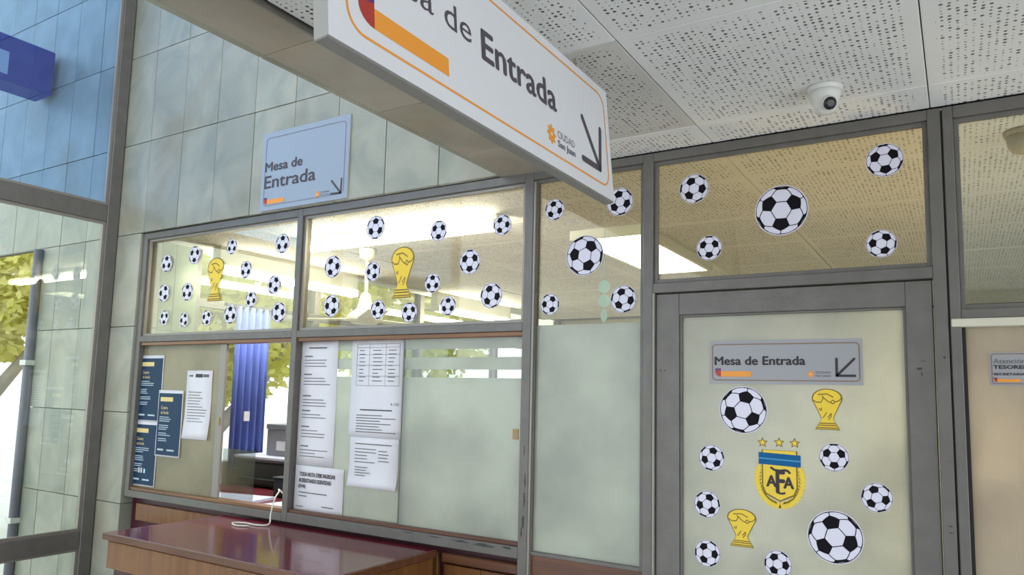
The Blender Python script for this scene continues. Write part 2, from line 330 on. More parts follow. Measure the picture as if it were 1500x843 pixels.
# perforated tile ceiling over lobby and offices
ceil = struct(boxo('ceiling', (-1.24, 2.2, -4.4, 0.03, H+0.035, H+0.08), 'joint'))
boxo('office_deck', (-3.95, 2.2, 0.07, 5.2, H+0.035, H+0.08), 'joint', ceil)
tmesh = {}
def tile(x0, x1, y0, y1, mat='tile', dz=0.0):
    g = 0.0012; key = (round(x1-x0, 3), round(y1-y0, 3), mat)
    if key not in tmesh:
        bm = bmesh.new(); w2, d2 = (x1-x0)/2-g, (y1-y0)/2-g; box(bm, -w2, w2, -d2, d2, 0, 0.018)
        bev(bm, 0.002); tmesh[key] = mesh(bm, 'tile'); tmesh[key].materials.append(MATS[mat])
    o = link('ceiling_tile', tmesh[key], None, ceil); o.location = Vector(((x0+x1)/2, (y0+y1)/2, H+dz)) - ceil.location
gx = [-0.046 + 0.61*k for k in range(-2, 4)]; gx[0] = -1.238
gy = [-0.174 - 0.61*k for k in range(0, 7)]
for a, b in zip(gx, gx[1:]):
    tile(a, b, gy[0], -0.001)
    for c, d in zip(gy[1:], gy):
        soil_shade = abs(a+1.238) < 0.01 and abs(d+0.174) < 0.01
        tile(a, b, c, d, 'tile_soiled_shaded' if soil_shade else 'tile', 0.0)
gxo = [-0.046 + 0.61*k for k in range(-7, 4)]; gxo[0] = -3.87
gyo = [0.062] + [-0.174 + 0.61*k for k in range(1, 9)]
for a, b in zip(gxo, gxo[1:]):
    for c, d in zip(gyo, gyo[1:]): tile(a, b, c, d, 'tile', random.choice((0, 0, 0, 0.003)))

# ------------------------------------------------------------------ partition windows and door
def win(name, loc): return struct(empty(name, loc))
F0, F1 = 0.0, 0.06
w1 = win('window_1', (-3.15, 0, 1.025)); w2 = win('window_2', (-1.95, 0, 1.025)); w3 = win('window_3', (-1.09, 0, 0))
w4 = win('window_4', (-0.45, 0, 1.947)); d1 = win('door_1', (-0.45, 0, 0)); w5 = win('window_5', (0.5, 0, 1.83)); d2 = win('door_2', (0.5, 0, 0))
def rail(name, x0, x1, z0, z1, p, mat='frame', y0=F0, y1=F1, b=0.002): return boxo(name, (x0, x1, y0, y1, z0, z1), mat, p, b)
def beads(x0, x1, z0, z1, p, mat='frame', yb=0.012, t=0.013):
    rail('glazing_bead', x0, x0+t, z0, z1, p, mat, yb, 0.026, 0.001); rail('glazing_bead', x1-t, x1, z0, z1, p, mat, yb, 0.026, 0.001)
    rail('glazing_bead', x0+t, x1-t, z1-t, z1, p, mat, yb, 0.026, 0.001); rail('glazing_bead', x0+t, x1-t, z0, z0+t, p, mat, yb, 0.026, 0.001)
def pane(x0, x1, z0, z1, p, mat, y=0.027, name='pane'): return boxo(name, (x0, x1, y, y+0.005, z0, z1), mat, p)
# window 1
rail('jamb', -3.762, -3.724, 1.025, 2.426, w1); rail('mullion', -2.566, -2.532, 1.025, 2.426, w1)
rail('top_rail', -3.724, -2.566, 2.392, 2.426, w1); rail('transom', -3.724, -2.566, 1.834, 1.866, w1); rail('sill', -3.724, -2.566, 1.025, 1.06, w1)
rail('wood_strip', -3.724, -2.566, 1.816, 1.834, w1, 'wood_strip', 0.008); rail('wood_strip', -3.724, -2.566, 1.06, 1.076, w1, 'wood_strip', 0.008)
pane(-3.724, -2.566, 1.866, 2.392, w1, 'glass_office'); beads(-3.724, -2.566, 1.866, 2.392, w1, 'bead')
sp = pane(-3.72, -3.06, 1.076, 1.816, w1, 'film_olive', 0.030, 'sliding_pane')
rail('pane_edge', -3.088, -3.04, 1.076, 1.816, w1, 'bead', 0.026, 0.04, 0.002); rail('finger_pull', -3.066, -3.055, 1.42, 1.46, w1, 'tape', 0.022, 0.026, 0.001)
# window 2
rail('mullion', -1.357, -1.321, 0.0, 2.426, w2); rail('top_rail', -2.532, -1.357, 2.392, 2.426, w2)
rail('transom', -2.532, -1.357, 1.834, 1.866, w2); rail('sill', -2.532, -1.357, 1.025, 1.066, w2)
rail('wood_strip', -2.532, -1.357, 1.816, 1.834, w2, 'wood_strip', 0.008); rail('wood_strip', -2.532, -1.357, 1.066, 1.08, w2, 'wood_dark', 0.008)
pane(-2.532, -1.357, 1.866, 2.392, w2, 'glass_office'); beads(-2.532, -1.357, 1.866, 2.392, w2, 'bead')
for (xa, xb, yy) in ((-2.53, -1.905, 0.036), (-1.925, -1.359, 0.024)):
    z = 1.08
    for zt, mt in ((1.662, 'film'), (1.694, 'glass_clear'), (1.741, 'film'), (1.774, 'glass_clear'), (1.816, 'film')):
        pane(xa, xb, z, zt, w2, mt, yy, 'frosted_band' if mt == 'film' else 'clear_stripe'); z = zt
rail('pane_edge', -1.928, -1.922, 1.08, 1.816, w2, 'frame', 0.022, 0.03, 0.001)
rail('finger_pull', -1.40, -1.375, 1.44, 1.478, w2, 'tape', 0.0205, 0.0235, 0.001)
# sidelite
rail('mullion', -0.893, -0.858, 0.0, 2.426, w3); rail('top_rail', -1.321, -0.893, 2.396, 2.426, w3)
pane(-1.321, -0.893, 1.855, 2.396, w3, 'glass_office'); pane(-1.321, -0.893, 1.043, 1.855, w3, 'film', name='frosted_pane'); beads(-1.321, -0.893, 1.043, 2.396, w3)
rail('cover_strip', -0.858, -0.851, 0.0, 1.947, w3, 'bead', -0.004, 0.05, 0.001)
rail('wood_panel', -1.321, -0.893, 0.0, 1.043, w3, 'wood_dark', 0.02, 0.05, 0.001)
rail('cover_strip', -1.321, -1.312, 0.0, 2.39, w3, 'bead', 0.004, 0.03, 0.001)
# over-door light
rail('top_rail', -0.858, -0.055, 2.396, 2.426, w4); rail('transom', -0.858, -0.055, 1.947, 1.980, w4)
rail('jamb', -0.055, -0.023, 0.0, 2.426, w4); pane(-0.858, -0.055, 1.98, 2.396, w4, 'glass_office'); beads(-0.858, -0.055, 1.98, 2.396, w4)
# door leaf
rail('stile', -0.849, -0.772, 0.01, 1.943, d1, 'frame', 0.008, 0.052); rail('stile', -0.124, -0.058, 0.01, 1.943, d1, 'frame', 0.008, 0.052)
rail('top_rail', -0.772, -0.124, 1.872, 1.943, d1, 'frame', 0.008, 0.052); rail('bottom_rail', -0.772, -0.124, 0.01, 0.2, d1, 'frame', 0.008, 0.052)
pane(-0.772, -0.124, 0.2, 1.872, d1, 'film_warm', 0.027, 'frosted_pane'); beads(-0.772, -0.124, 0.2, 1.872, d1, 'frame', 0.016, 0.007)
for z in (1.04, 1.69):
    for dx in (0.014, 0.029): rail('screw', -0.849+dx, -0.849+dx+0.004, z, z+0.004, d1, 'frame_dark', 0.0065, 0.009, 0.0)
# neighbouring unit on the right
rail('jamb', -0.018, 0.007, 0.0, 2.426, w5); rail('top_rail', 0.007, 1.2, 2.392, 2.426, w5); rail('transom', 0.007, 1.2, 1.833, 1.859, w5)
rail('jamb', 1.2, 1.23, 0.0, 2.426, w5)
pane(0.007, 1.2, 1.859, 2.392, w5, 'glass_clear'); beads(0.007, 1.2, 1.859, 2.392, w5)
rail('head_strip', -0.016, 1.2, 1.811, 1.833, w5, 'plaster', -0.004, 0.05, 0.002)
rail('joint_strip', -0.023, -0.018, 0.0, 2.42, w5, 'frame_dark', 0.012, 0.05, 0.0)
pane(0.016, 1.2, 0.05, 1.811, d2, 'film_beige', 0.03, 'frosted_pane'); rail('gasket', 0.007, 0.016, 0.05, 1.811, d2, 'black', 0.02, 0.05, 0.0); rail('bottom_rail', 0.007, 1.2, 0.0, 0.05, d2)
# panelling under the counter windows
pan = struct(boxo('trim_2', (-3.764, -1.357, 0.055, 0.075, 0.0, 1.025), 'maroon_panel'))
boxo('panel_band', (-3.70, -3.05, 0.035, 0.055, 0.905, 0.992), 'wood_panel', pan, 0.002); boxo('panel_band', (-3.046, -2.4, 0.035, 0.055, 0.905, 0.992), 'wood_panel', pan, 0.002); boxo('panel_band', (-2.396, -1.73, 0.035, 0.055, 0.905, 0.992), 'wood_panel', pan, 0.002)
boxo('panel_moulding', (-1.70, -1.362, 0.015, 0.055, 0.965, 1.0), 'wood_dark', pan, 0.004)
for a, b in ((-1.70, -1.535), (-1.532, -1.362)): boxo('wood_panel', (a, b, 0.035, 0.055, 0.1, 0.955), 'wood_panel', pan, 0.001)
# worn paint on the frame beside the counter
def chips(parent, spots, y):
    rr = random.Random(5)
    for x, z, sx, sz in spots:
        bm = bmesh.new(); n = 22
        slab2(bm, [((0.25+0.75*rr.random())*sx*math.cos(t*2*PI/n), (0.25+0.75*rr.random())*sz*math.sin(t*2*PI/n)) for t in range(n)], 0.0, 0.0007)
        o = link('paint_chip', mesh(bm), 'frame_dark', parent); o.location = Vector((x, y, z)) - parent.location
chips(w2, [(-1.336, 1.16, 0.006, 0.03), (-1.333, 1.235, 0.007, 0.035), (-1.342, 1.12, 0.005, 0.022), (-1.331, 1.30, 0.004, 0.03), (-1.337, 1.40, 0.003, 0.03), (-1.60, 1.056, 0.05, 0.006), (-1.50, 1.054, 0.06, 0.009), (-1.40, 1.058, 0.03, 0.006), (-1.72, 1.058, 0.05, 0.004), (-1.85, 1.059, 0.04, 0.003)], 0.0)
chips(d1, [(-0.095, 1.70, 0.010, 0.005), (-0.090, 1.685, 0.004, 0.010), (-0.085, 1.72, 0.012, 0.002)], 0.008)
chips(w4, [(-0.035, 1.73, 0.004, 0.005), (-0.036, 1.285, 0.011, 0.0025), (-0.036, 1.268, 0.008, 0.002)], 0.0)
# office shell
lw = struct(boxo('wall_left', (-4.0, -3.88, 0.13, 0.42, -0.05, H+0.03), 'office_marble'))
for z0, z1 in zip(ROWS[:5], ROWS[1:6]):
    boxo('marble_slab', (-3.88, -3.868, 0.13, 0.272, z0+0.002, z1-0.002), 'office_marble', lw, 0.001); boxo('marble_slab', (-3.88, -3.868, 0.276, 0.42, z0+0.002, z1-0.002), 'office_marble', lw, 0.001)
struct(boxo('wall_left_sill', (-4.0, -3.88, 0.42, 5.2, -0.05, 1.15), 'plaster'))
struct(boxo('wall_rear', (-4.0, 2.2, 5.2, 5.3, -0.05, H+0.05), 'plaster'))
struct(boxo('wall_right', (2.2, 2.3, 0.0, 5.3, -0.05, H+0.05), 'plaster'))
ow = struct(empty('window_7', (-3.94, 2.8, 1.15)))
for yy in (0.42, 1.40, 2.6, 3.8, 5.14): boxo('post', (-3.97, -3.90, yy, yy+0.05, 1.15, H+0.03), 'frame', ow)
for a, b in ((0.47, 1.40), (1.45, 2.6), (2.65, 3.8), (3.85, 5.14)):
    boxo('transom', (-3.965, -3.905, a, b, 2.09, 2.14), 'frame', ow)
    boxo('pane', (-3.938, -3.932, a, b, 1.15, 2.09), 'glass_clear', ow); boxo('pane', (-3.938, -3.932, a, b, 2.14, H+0.03), 'glass_clear', ow)

# ------------------------------------------------------------------ counter in front of the window
ct = empty('service_counter', (-2.33, -0.28, 0)); tag(ct, 'service counter with glossy maroon top and orange wood apron under the left windows', 'counter')
bm = bmesh.new(); box(bm, -2.945, -1.712, -0.56, -0.004, 0.984, 1.013); bev(bm, 0.003)
def pw(name, bm, mat, p):
    o = link(name, mesh(bm, name), mat, p); o.location = -Vector(p.location); return o
boxo('worktop', (-2.945, -1.712, -0.562, -0.002, 0.986, 1.013), 'maroon', ct, 0.002)
bm.free()
boxo('edge_band', (-2.948, -1.709, -0.570, -0.562, 0.986, 1.0125), 'wood_dark', ct, 0.002)
boxo('edge_band', (-2.953, -2.945, -0.570, -0.002, 0.986, 1.0125), 'wood_dark', ct, 0.002)
boxo('edge_band', (-1.712, -1.704, -0.570, -0.002, 0.986, 1.0125), 'wood_dark', ct, 0.002)
boxo('apron', (-2.935, -1.722, -0.555, -0.537, 0.875, 0.980), 'wood_panel', ct, 0.002)
boxo('apron', (-2.935, -2.917, -0.536, -0.004, 0.875, 0.980), 'wood_panel', ct, 0.002)
boxo('apron', (-1.740, -1.722, -0.536, -0.004, 0.875, 0.980), 'wood_panel', ct, 0.002)
boxo('front_panel', (-2.92, -1.735, -0.53, -0.515, 0.0, 0.873), 'maroon_panel', ct); boxo('side_panel', (-2.92, -2.905, -0.514, -0.004, 0.0, 0.873), 'maroon_panel', ct); boxo('side_panel', (-1.75, -1.735, -0.514, -0.004, 0.0, 0.873), 'wood_panel', ct)

# ------------------------------------------------------------------ soccer ball stickers
def ball_meshes():
    ph = (1+5**0.5)/2; V = []
    for a in ((0, 1, 3*ph), (1, 2+ph, 2*ph), (ph, 2, 2*ph+1)):
        for s in range(8):
            v = [a[0]*(1 if s & 1 else -1), a[1]*(1 if s & 2 else -1), a[2]*(1 if s & 4 else -1)]
            for k in range(3):
                q = Vector((v[k], v[(k+1) % 3], v[(k+2) % 3]))
                if all((q-p).length > 1e-4 for p in V): V.append(q)
    E = [(i, j) for i in range(60) for j in range(i) if (V[i]-V[j]).length < 2.01]
    adj = {i: [] for i in range(60)}
    for i, j in E: adj[i].append(j); adj[j].append(i)
    faces = set()
    for n in (5, 6):
        def walk(pth):
            if len(pth) == n:
                if pth[0] in adj[pth[-1]]: faces.add((n, frozenset(pth)))
                return
            for k in adj[pth[-1]]:
                if k not in pth and all(k not in adj[p] for p in pth[1:-1]) and (len(pth) < 2 or len(pth) == n-1 or k not in adj[pth[0]]): walk(pth+[k])
        for i in range(60): walk([i])
    def order(fs):
        fs = list(fs); o = [fs[0]]
        while len(o) < len(fs): o.append([k for k in adj[o[-1]] if k in fs and k not in o][0])
        return o
    hexes = [f for n, f in faces if n == 6]
    # keep planar hexagons (true faces)
    def planar(f):
        o = order(f); c = sum((V[i] for i in o), Vector())/len(o); nn = c.normalized()
        return max(abs((V[i]-c).dot(nn)) for i in o) < 1e-3
    hexes = [f for f in hexes if planar(f)]; pents = [f for n, f in faces if n == 5 and planar(f)]
    hx = order(hexes[0]); c = sum((V[i] for i in hx), Vector())/6; zax = c.normalized()
    # reference direction: centre of an adjacent pentagon
    pc = [sum((V[i] for i in p), Vector())/5 for p in pents]
    ref = max(pc, key=lambda q: q.normalized().dot(zax)); xax = (ref - zax*ref.dot(zax)).normalized(); yax = zax.cross(xax)
    def pr(v): v = v.normalized(); return Vector((v.dot(xax), v.dot(yax), v.dot(zax)))
    def arc(a, b, k=5):
        a, b = a.normalized(), b.normalized(); return [(a.lerp(b, t/k)).normalized() for t in range(k+1)]
    white, black, seam = bmesh.new(), bmesh.new(), bmesh.new()
    circ = [(1.05*math.cos(t*PI/24), 1.05*math.sin(t*PI/24)) for t in range(48)]
    slab2(white, circ, 0.0, 0.012)
    for p in pents:
        o = order(p); pts = []
        for i in range(5): pts += arc(V[o[i]], V[o[(i+1) % 5]])[:-1]
        q = [pr(v) for v in pts]
        if max(v.z for v in q) < 0.02: continue
        res = []
        for i in range(len(q)):        # clip at the visible rim
            a, b = q[i], q[(i+1) % len(q)]
            if a.z >= 0: res.append((a.x, a.y))
            if (a.z >= 0) != (b.z >= 0):
                t = a.z/(a.z-b.z); m = a.lerp(b, t); l = math.hypot(m.x, m.y); res.append((m.x/l, m.y/l))
        if len(res) > 2: ngon(black, res, 0.020)
    for i, j in E:
        q = [pr(v) for v in arc(V[i], V[j], 4)]; q = [v for v in q if v.z > 0]
        if len(q) > 1: path(seam, [(v.x, v.y) for v in q], 0.035, 0.018)
    for t in range(48):
        a, b = t*PI/24, (t+1)*PI/24; stroke(seam, (1.0*math.cos(a), 1.0*math.sin(a)), (1.0*math.cos(b), 1.0*math.sin(b)), 0.028, 0.019, False)
    out = []
    for bmx, mt in ((white, 'ball_white'), (black, 'ball_black'), (seam, 'seam')):
        me = mesh(bmx, mt); me.materials.append(MATS[mt]); out.append(me)
    return out
BW, BB, BS = ball_meshes()
def ball(x, z, r, ang, label, y=0.0265):
    o = link('soccer_ball_sticker', BW, None)
    o.matrix_world = Matrix.Translation((x, y, z)) @ Matrix.Rotation(-math.radians(ang), 4, 'Y') @ Matrix.Diagonal((r/1.03, 0.04, r/1.03, 1))
    tag(o, label, 'sticker', 'soccer ball stickers on the glass')
    link('black_patches', BB, None, o); link('seam_lines', BS, None, o)
LP, MP, SP, TP, DP = 'leftmost upper pane', 'middle upper pane', 'narrow pane beside the door', 'pane above the door', 'frosted door glass'
balls = [
 (-3.578, 2.254, .0465, 90, 'highest of three soccer ball stickers along left edge of '+LP),
 (-3.343, 2.280, .0469, 270, 'soccer ball sticker up and left of the trophy in '+LP),
 (-3.050, 2.299, .0385, 88, 'soccer ball sticker just right of the trophy top in '+LP),
 (-2.936, 2.175, .0422, 90, 'soccer ball sticker level with the trophy, right of it in '+LP),
 (-2.687, 2.282, .0460, 90, 'soccer ball sticker in the top right corner of '+LP),
 (-2.728, 2.089, .0456, 60, 'soccer ball sticker near the right edge at mid height of '+LP),
 (-3.582, 2.095, .0478, 62, 'middle of three soccer ball stickers along left edge of '+LP),
 (-3.384, 2.090, .0465, 88, 'soccer ball sticker beside the trophy stem, left of it in '+LP),
 (-3.563, 1.961, .0400, 270, 'soccer ball sticker in the bottom left corner of '+LP),
 (-3.393, 1.946, .0390, 70, 'second soccer ball sticker in the bottom row of '+LP),
 (-3.211, 1.949, .0398, 285, 'third soccer ball sticker in the bottom row of '+LP),
 (-3.030, 1.961, .0472, 95, 'fourth soccer ball sticker in the bottom row of '+LP),
 (-2.885, 2.027, .0398, 100, 'soccer ball sticker right of centre, under the light strip in '+LP),
 (-2.687, 1.957, .0480, 0, 'soccer ball sticker in the bottom right corner of '+LP),
 (-2.112, 2.300, .0510, 90, 'soccer ball sticker above left of the trophy, on the lit tube in '+MP),
 (-1.773, 2.253, .0423, 270, 'soccer ball sticker on the lit tube right of the trophy in '+MP),
 (-1.470, 2.246, .0400, 0, 'soccer ball sticker in the top right corner of '+MP),
 (-2.354, 2.148, .0494, 0, 'soccer ball sticker near the left edge, mid height of '+MP),
 (-2.117, 2.110, .0414, 60, 'soccer ball sticker directly left of the trophy in '+MP),
 (-1.616, 2.114, .0488, 270, 'soccer ball sticker mid height, second from the right edge of '+MP),
 (-1.795, 2.041, .0390, 90, 'soccer ball sticker just right of the trophy stem in '+MP),
 (-1.512, 1.976, .0487, 350, 'soccer ball sticker in the bottom right corner of '+MP),
 (-2.349, 1.973, .0486, 60, 'soccer ball sticker in the bottom left corner of '+MP),
 (-2.079, 1.945, .0406, 96, 'soccer ball sticker beside the ceiling fan in the bottom row of '+MP),
 (-1.910, 1.927, .0408, 270, 'soccer ball sticker right below the trophy base in '+MP),
 (-1.714, 1.945, .0381, 90, 'soccer ball sticker in the bottom row, second from right in '+MP),
 (-1.245, 2.280, .0397, 104, 'soccer ball sticker at the top left of '+SP),
 (-0.988, 2.279, .0487, 100, 'soccer ball sticker half hidden by the hanging sign on '+SP),
 (-1.121, 2.100, .0714, 52, 'large soccer ball sticker in the middle of '+SP),
 (-1.258, 1.931, .0387, 58, 'soccer ball sticker low on the left of '+SP),
 (-0.972, 1.936, .0471, 108, 'soccer ball sticker by the pale blue discs low on '+SP),
 (-0.726, 2.292, .0484, 112, 'soccer ball sticker at the upper left of '+TP),
 (-0.453, 2.188, .0774, 268, 'large soccer ball sticker in the middle of '+TP),
 (-0.165, 2.304, .0487, 274, 'soccer ball sticker at the upper right of '+TP),
 (-0.180, 2.059, .0398, 53, 'soccer ball sticker at the lower right of '+TP),
 (-0.677, 2.089, .0403, 270, 'soccer ball sticker at the lower left of '+TP),
 (-0.575, 1.572, .0711, 77, 'large soccer ball sticker under the sign at the upper left of '+DP),
 (-0.673, 1.420, .0400, 77, 'soccer ball sticker left of the crest stars on '+DP),
 (-0.688, 1.276, .0407, 70, 'soccer ball sticker left of the lower trophy on '+DP),
 (-0.688, 1.127, .0401, 0, 'soccer ball sticker in the lower left corner of '+DP),
 (-0.319, 1.444, .0398, 270, 'soccer ball sticker below the upper trophy on '+DP),
 (-0.211, 1.340, .0402, 108, 'soccer ball sticker nearest the right edge of '+DP),
 (-0.321, 1.219, .0732, 103, 'large soccer ball sticker low on the right of '+DP),
 (-0.479, 1.123, .0392, 118, 'soccer ball sticker at the bottom middle of '+DP)]
for b in balls: ball(*b)

# ------------------------------------------------------------------ trophy stickers (plain golden cup shapes)
def trophy_meshes():
    half = [(0.0, 1.0), (0.18, 0.985), (0.34, 0.94), (0.45, 0.87), (0.5, 0.78), (0.48, 0.70), (0.42, 0.62), (0.34, 0.50), (0.26, 0.38), (0.20, 0.28), (0.22, 0.22), (0.31, 0.12), (0.40, 0.0)]
    out = half + [(-x, z) for x, z in half[::-1]][:-1]
    a = bmesh.new(); slab2(a, [(x*1.05, z*1.02-0.01) for x, z in out], 0.0, 0.012)
    g = bmesh.new(); ngon(g, [(x*0.96, 0.012+z*0.976) for x, z in out], 0.02)
    l = bmesh.new()
    for pts in ([(-0.47, 0.72), (-0.36, 0.67), (-0.2, 0.67), (-0.13, 0.76), (-0.16, 0.84)], [(-0.13, 0.80), (0.02, 0.70), (0.14, 0.66)], [(0.25, 0.68), (0.40, 0.71), (0.48, 0.78)], [(-0.3, 0.86), (0.0, 0.88), (0.22, 0.80)],
                [(-0.14, 0.28), (-0.02, 0.42)], [(0.02, 0.30), (0.14, 0.40), (0.13, 0.32), (0.04, 0.24)], [(-0.28, 0.52), (-0.20, 0.46), (-0.18, 0.54)], [(-0.27, 0.15), (0.27, 0.15)], [(-0.32, 0.10), (0.32, 0.10)], [(-0.37, 0.04), (0.37, 0.04)]):
        path(l, pts, 0.026, 0.03)
    for t in range(10): stroke(l, (0.2+0.055*math.cos(t*PI/5), 0.68+0.045*math.sin(t*PI/5)), (0.2+0.055*math.cos((t+1)*PI/5), 0.68+0.045*math.sin((t+1)*PI/5)), 0.025, 0.03, False)
    r = []
    for bmx, mt in ((a, 'gold_line'), (g, 'gold'), (l, 'gold_line')):
        me = mesh(bmx, 'trophy'); me.materials.append(MATS[mt]); r.append(me)
    return r
TA, TG, TL = trophy_meshes()
for cx, z0, wd, ht, lab in ((-3.163, 2.034, 0.125, 0.216, 'golden trophy sticker among the balls on the leftmost upper pane'),
                            (-1.954, 1.990, 0.118, 0.212, 'golden trophy sticker below the lit tube on the middle upper pane'),
                            (-0.3345, 1.523, 0.080, 0.117, 'golden trophy sticker under the right half of the door sign'),
                            (-0.5825, 1.161, 0.084, 0.110, 'golden trophy sticker below left of the crest on the door')):
    o = link('trophy_sticker', TA, None); o.matrix_world = Matrix.Translation((cx, 0.0265, z0)) @ Matrix.Diagonal((wd, 0.06, ht, 1))
    tag(o, lab, 'sticker', 'golden trophy stickers'); link('gold_face', TG, None, o); link('drawn_lines', TL, None, o)['kind'] = 'stuff'

# ------------------------------------------------------------------ football crest sticker on the door
cr = empty('crest_sticker', (-0.470, 0.0265, 1.30)); tag(cr, 'blue and yellow football crest sticker with three stars on the door', 'sticker')
sh = [(-0.049, 0.155), (-0.049, 0.045), (-0.040, 0.024), (-0.02, 0.014), (0.0, 0.004), (0.02, 0.014), (0.040, 0.024), (0.049, 0.045), (0.049, 0.155)]
def leaf(bm, cx, cy, a, l, wd, d):
    t = Vector((math.cos(a), math.sin(a))); n = Vector((-t.y, t.x)); c = Vector((cx, cy))
    ngon(bm, [c, c+t*l*0.5+n*wd, c+t*l, c+t*l*0.5-n*wd], d)
def laurel(bm):
    for s in (-1, 1):
        for k in range(14):
            a = -PI/2 + s*(0.0 + k*0.142); cx, cy = 0.058*math.cos(a), 0.072+0.074*math.sin(a)
            leaf(bm, cx, cy, a + s*1.0, 0.024, 0.0055, 0.0004); leaf(bm, cx, cy, a + s*0.2, 0.018, 0.005, 0.0005); leaf(bm, cx, cy, a + s*1.9, 0.018, 0.005, 0.0005)
flat('laurel', laurel, 'gold', cr)
flat('shield_outline', lambda b: slab2(b, [(x*1.04, z*1.0) for x, z in sh], 0.0, 0.0008), 'gold_line', cr)
flat('shield', lambda b: ngon(b, [(x*0.96, 0.0045+z*0.965) for x, z in sh], 0.0011), 'gold', cr)
flat('blue_band', lambda b: slab2(b, [(-0.060, 0.112), (0.060, 0.108), (0.060, 0.143), (-0.060, 0.147)], 0.0, 0.0016), 'crest_blue', cr)
flat('band_stripe', lambda b: ngon(b, [(-0.060, 0.1275), (0.060, 0.1235), (0.060, 0.1275), (-0.060, 0.1315)], 0.0019), 'crest_pale', cr)
text('A', -0.037, 0.047, 0.027, 0.033, 'ink', cr, 0.0015, 0.06); text('F', -0.009, 0.032, 0.022, 0.064, 'ink', cr, 0.0015, 0.04); text('A', 0.012, 0.045, 0.027, 0.033, 'ink', cr, 0.0015, 0.06)
flat('flourish', lambda b: (path(b, [(-0.026, 0.104), (-0.014, 0.096), (0.002, 0.095), (0.018, 0.098), (0.028, 0.093), (0.029, 0.088)], 0.007, 0.0015), path(b, [(-0.010, 0.032), (0.004, 0.028), (0.016, 0.031)], 0.006, 0.0015)), 'ink', cr)
for k, (sx, sz) in enumerate(((-0.048, 0.176), (0.0, 0.178), (0.044, 0.178))):
    def star(b, r, d): ngon(b, [((r if i % 2 == 0 else r*0.45)*math.sin(i*PI/5)+sx, (r if i % 2 == 0 else r*0.45)*math.cos(i*PI/5)+sz) for i in range(10)], d)
    so = flat('star', lambda b: star(b, 0.0165, 0.0004), 'gold_line', cr); flat('star_face', lambda b: star(b, 0.0105, 0.0008), 'gold', so)

# ------------------------------------------------------------------ signs
def arrow(bm, tip, a, b, c, wd, d):
    stroke(bm, c, tip, wd, d); stroke(bm, a, tip, wd, d); stroke(bm, b, tip, wd, d)
def brandbar(parent, x, y, wd, ht, d):
    q = ht*1.05
    flat('colour_mark', lambda b: ngon(b, [(x, y+ht*1.5)] + [(x+q-q*math.cos(t*PI/12), y+ht*0.9-ht*0.9*math.sin(t*PI/12)) for t in range(7)] + [(x+q, y+ht*1.5)], d), 'red_mark', parent)
    flat('colour_mark', lambda b: ngon(b, [(x, y+ht*1.5), (x, y+ht*1.0), (x+q, y+ht*1.25), (x+q, y+ht*1.5)], d+0.0003), 'purple_mark', parent)
    flat('orange_bar', lambda b: ngon(b, [(x+q, y), (x+wd, y), (x+wd, y+ht), (x+q, y+ht)], d), 'orange', parent)
def emblem(parent, x, y, s, d):
    flat('emblem', lambda b: ngon(b, [(x+s*(0.42+0.10*math.cos(8*t*PI/24))*math.cos(t*PI/24), y+s*(0.5+0.10*math.cos(8*t*PI/24))*math.sin(t*PI/24)) for t in range(48)], d), 'orange', parent)
    flat('emblem_centre', lambda b: ngon(b, [(x+s*0.1*math.cos(t*PI/6), y+s*0.1*math.sin(t*PI/6)) for t in range(12)], d+0.0003), 'white_board', parent)
# hanging sign, parallel to the facade, bottom swung slightly outward
hs = empty('hanging_sign', (-0.737, -1.603, 2.097))
hs.rotation_euler = (0, 0, 0)
hs.matrix_world = Matrix.Translation((-0.737, -1.603, 2.097)) @ Matrix.Rotation(math.radians(90), 4, 'Z') @ Matrix.Rotation(math.radians(-5), 4, 'X')
tag(hs, 'large white hanging sign with orange border reading Mesa de Entrada, below the perforated ceiling', 'sign')
WS, HS = 1.0, 0.297
bm = bmesh.new(); box(bm, 0, WS, 0.0, 0.028, 0, HS); o = link('sign_box', mesh(bm), 'sign_edge', hs)
flat('face', lambda b: ngon(b, [(0, 0), (WS, 0), (WS, HS), (0, HS)], 0.0004), 'white_board', hs)
bm = bmesh.new(); box(bm, 0.0, WS, 0.003, 0.026, -0.003, 0.0); link('bottom_channel', mesh(bm), 'sign_under', hs)
flat('border', lambda b: ring(b, 0.036, WS-0.022, 0.028, HS-0.02, 0.04, 0.0045, 0.0009), 'orange', hs)
text('Mesa', 0.060, 0.149, 0.191, 0.052, 'ink_grey', hs, 0.0009, 0.0); text('de', 0.283, 0.149, 0.084, 0.052, 'ink_grey', hs, 0.0009, 0.0)
text('Entrada', 0.402, 0.136, 0.300, 0.062, 'ink_grey', hs, 0.0009, 0.04)
brandbar(hs, 0.062, 0.053, 0.228, 0.034, 0.0009)
emblem(hs, 0.671, 0.074, 0.040, 0.0009)
text('CIUDAD', 0.700, 0.076, 0.085, 0.017, 'ink_soft', hs, 0.0009); text('San Juan', 0.700, 0.055, 0.085, 0.015, 'ink_soft', hs, 0.0009, 0.06)
flat('arrow', lambda b: arrow(b, (0.925, 0.066), (0.829, 0.066), (0.941, 0.174), (0.838, 0.172), 0.016, 0.0009), 'ink_grey', hs)
for u in (0.15, 0.85):
    bm = bmesh.new(); tube(bm, [(u, 0.014, HS), (u, 0.014, HS+0.034)], 0.004); link('hanger', mesh(bm), 'steel', hs)
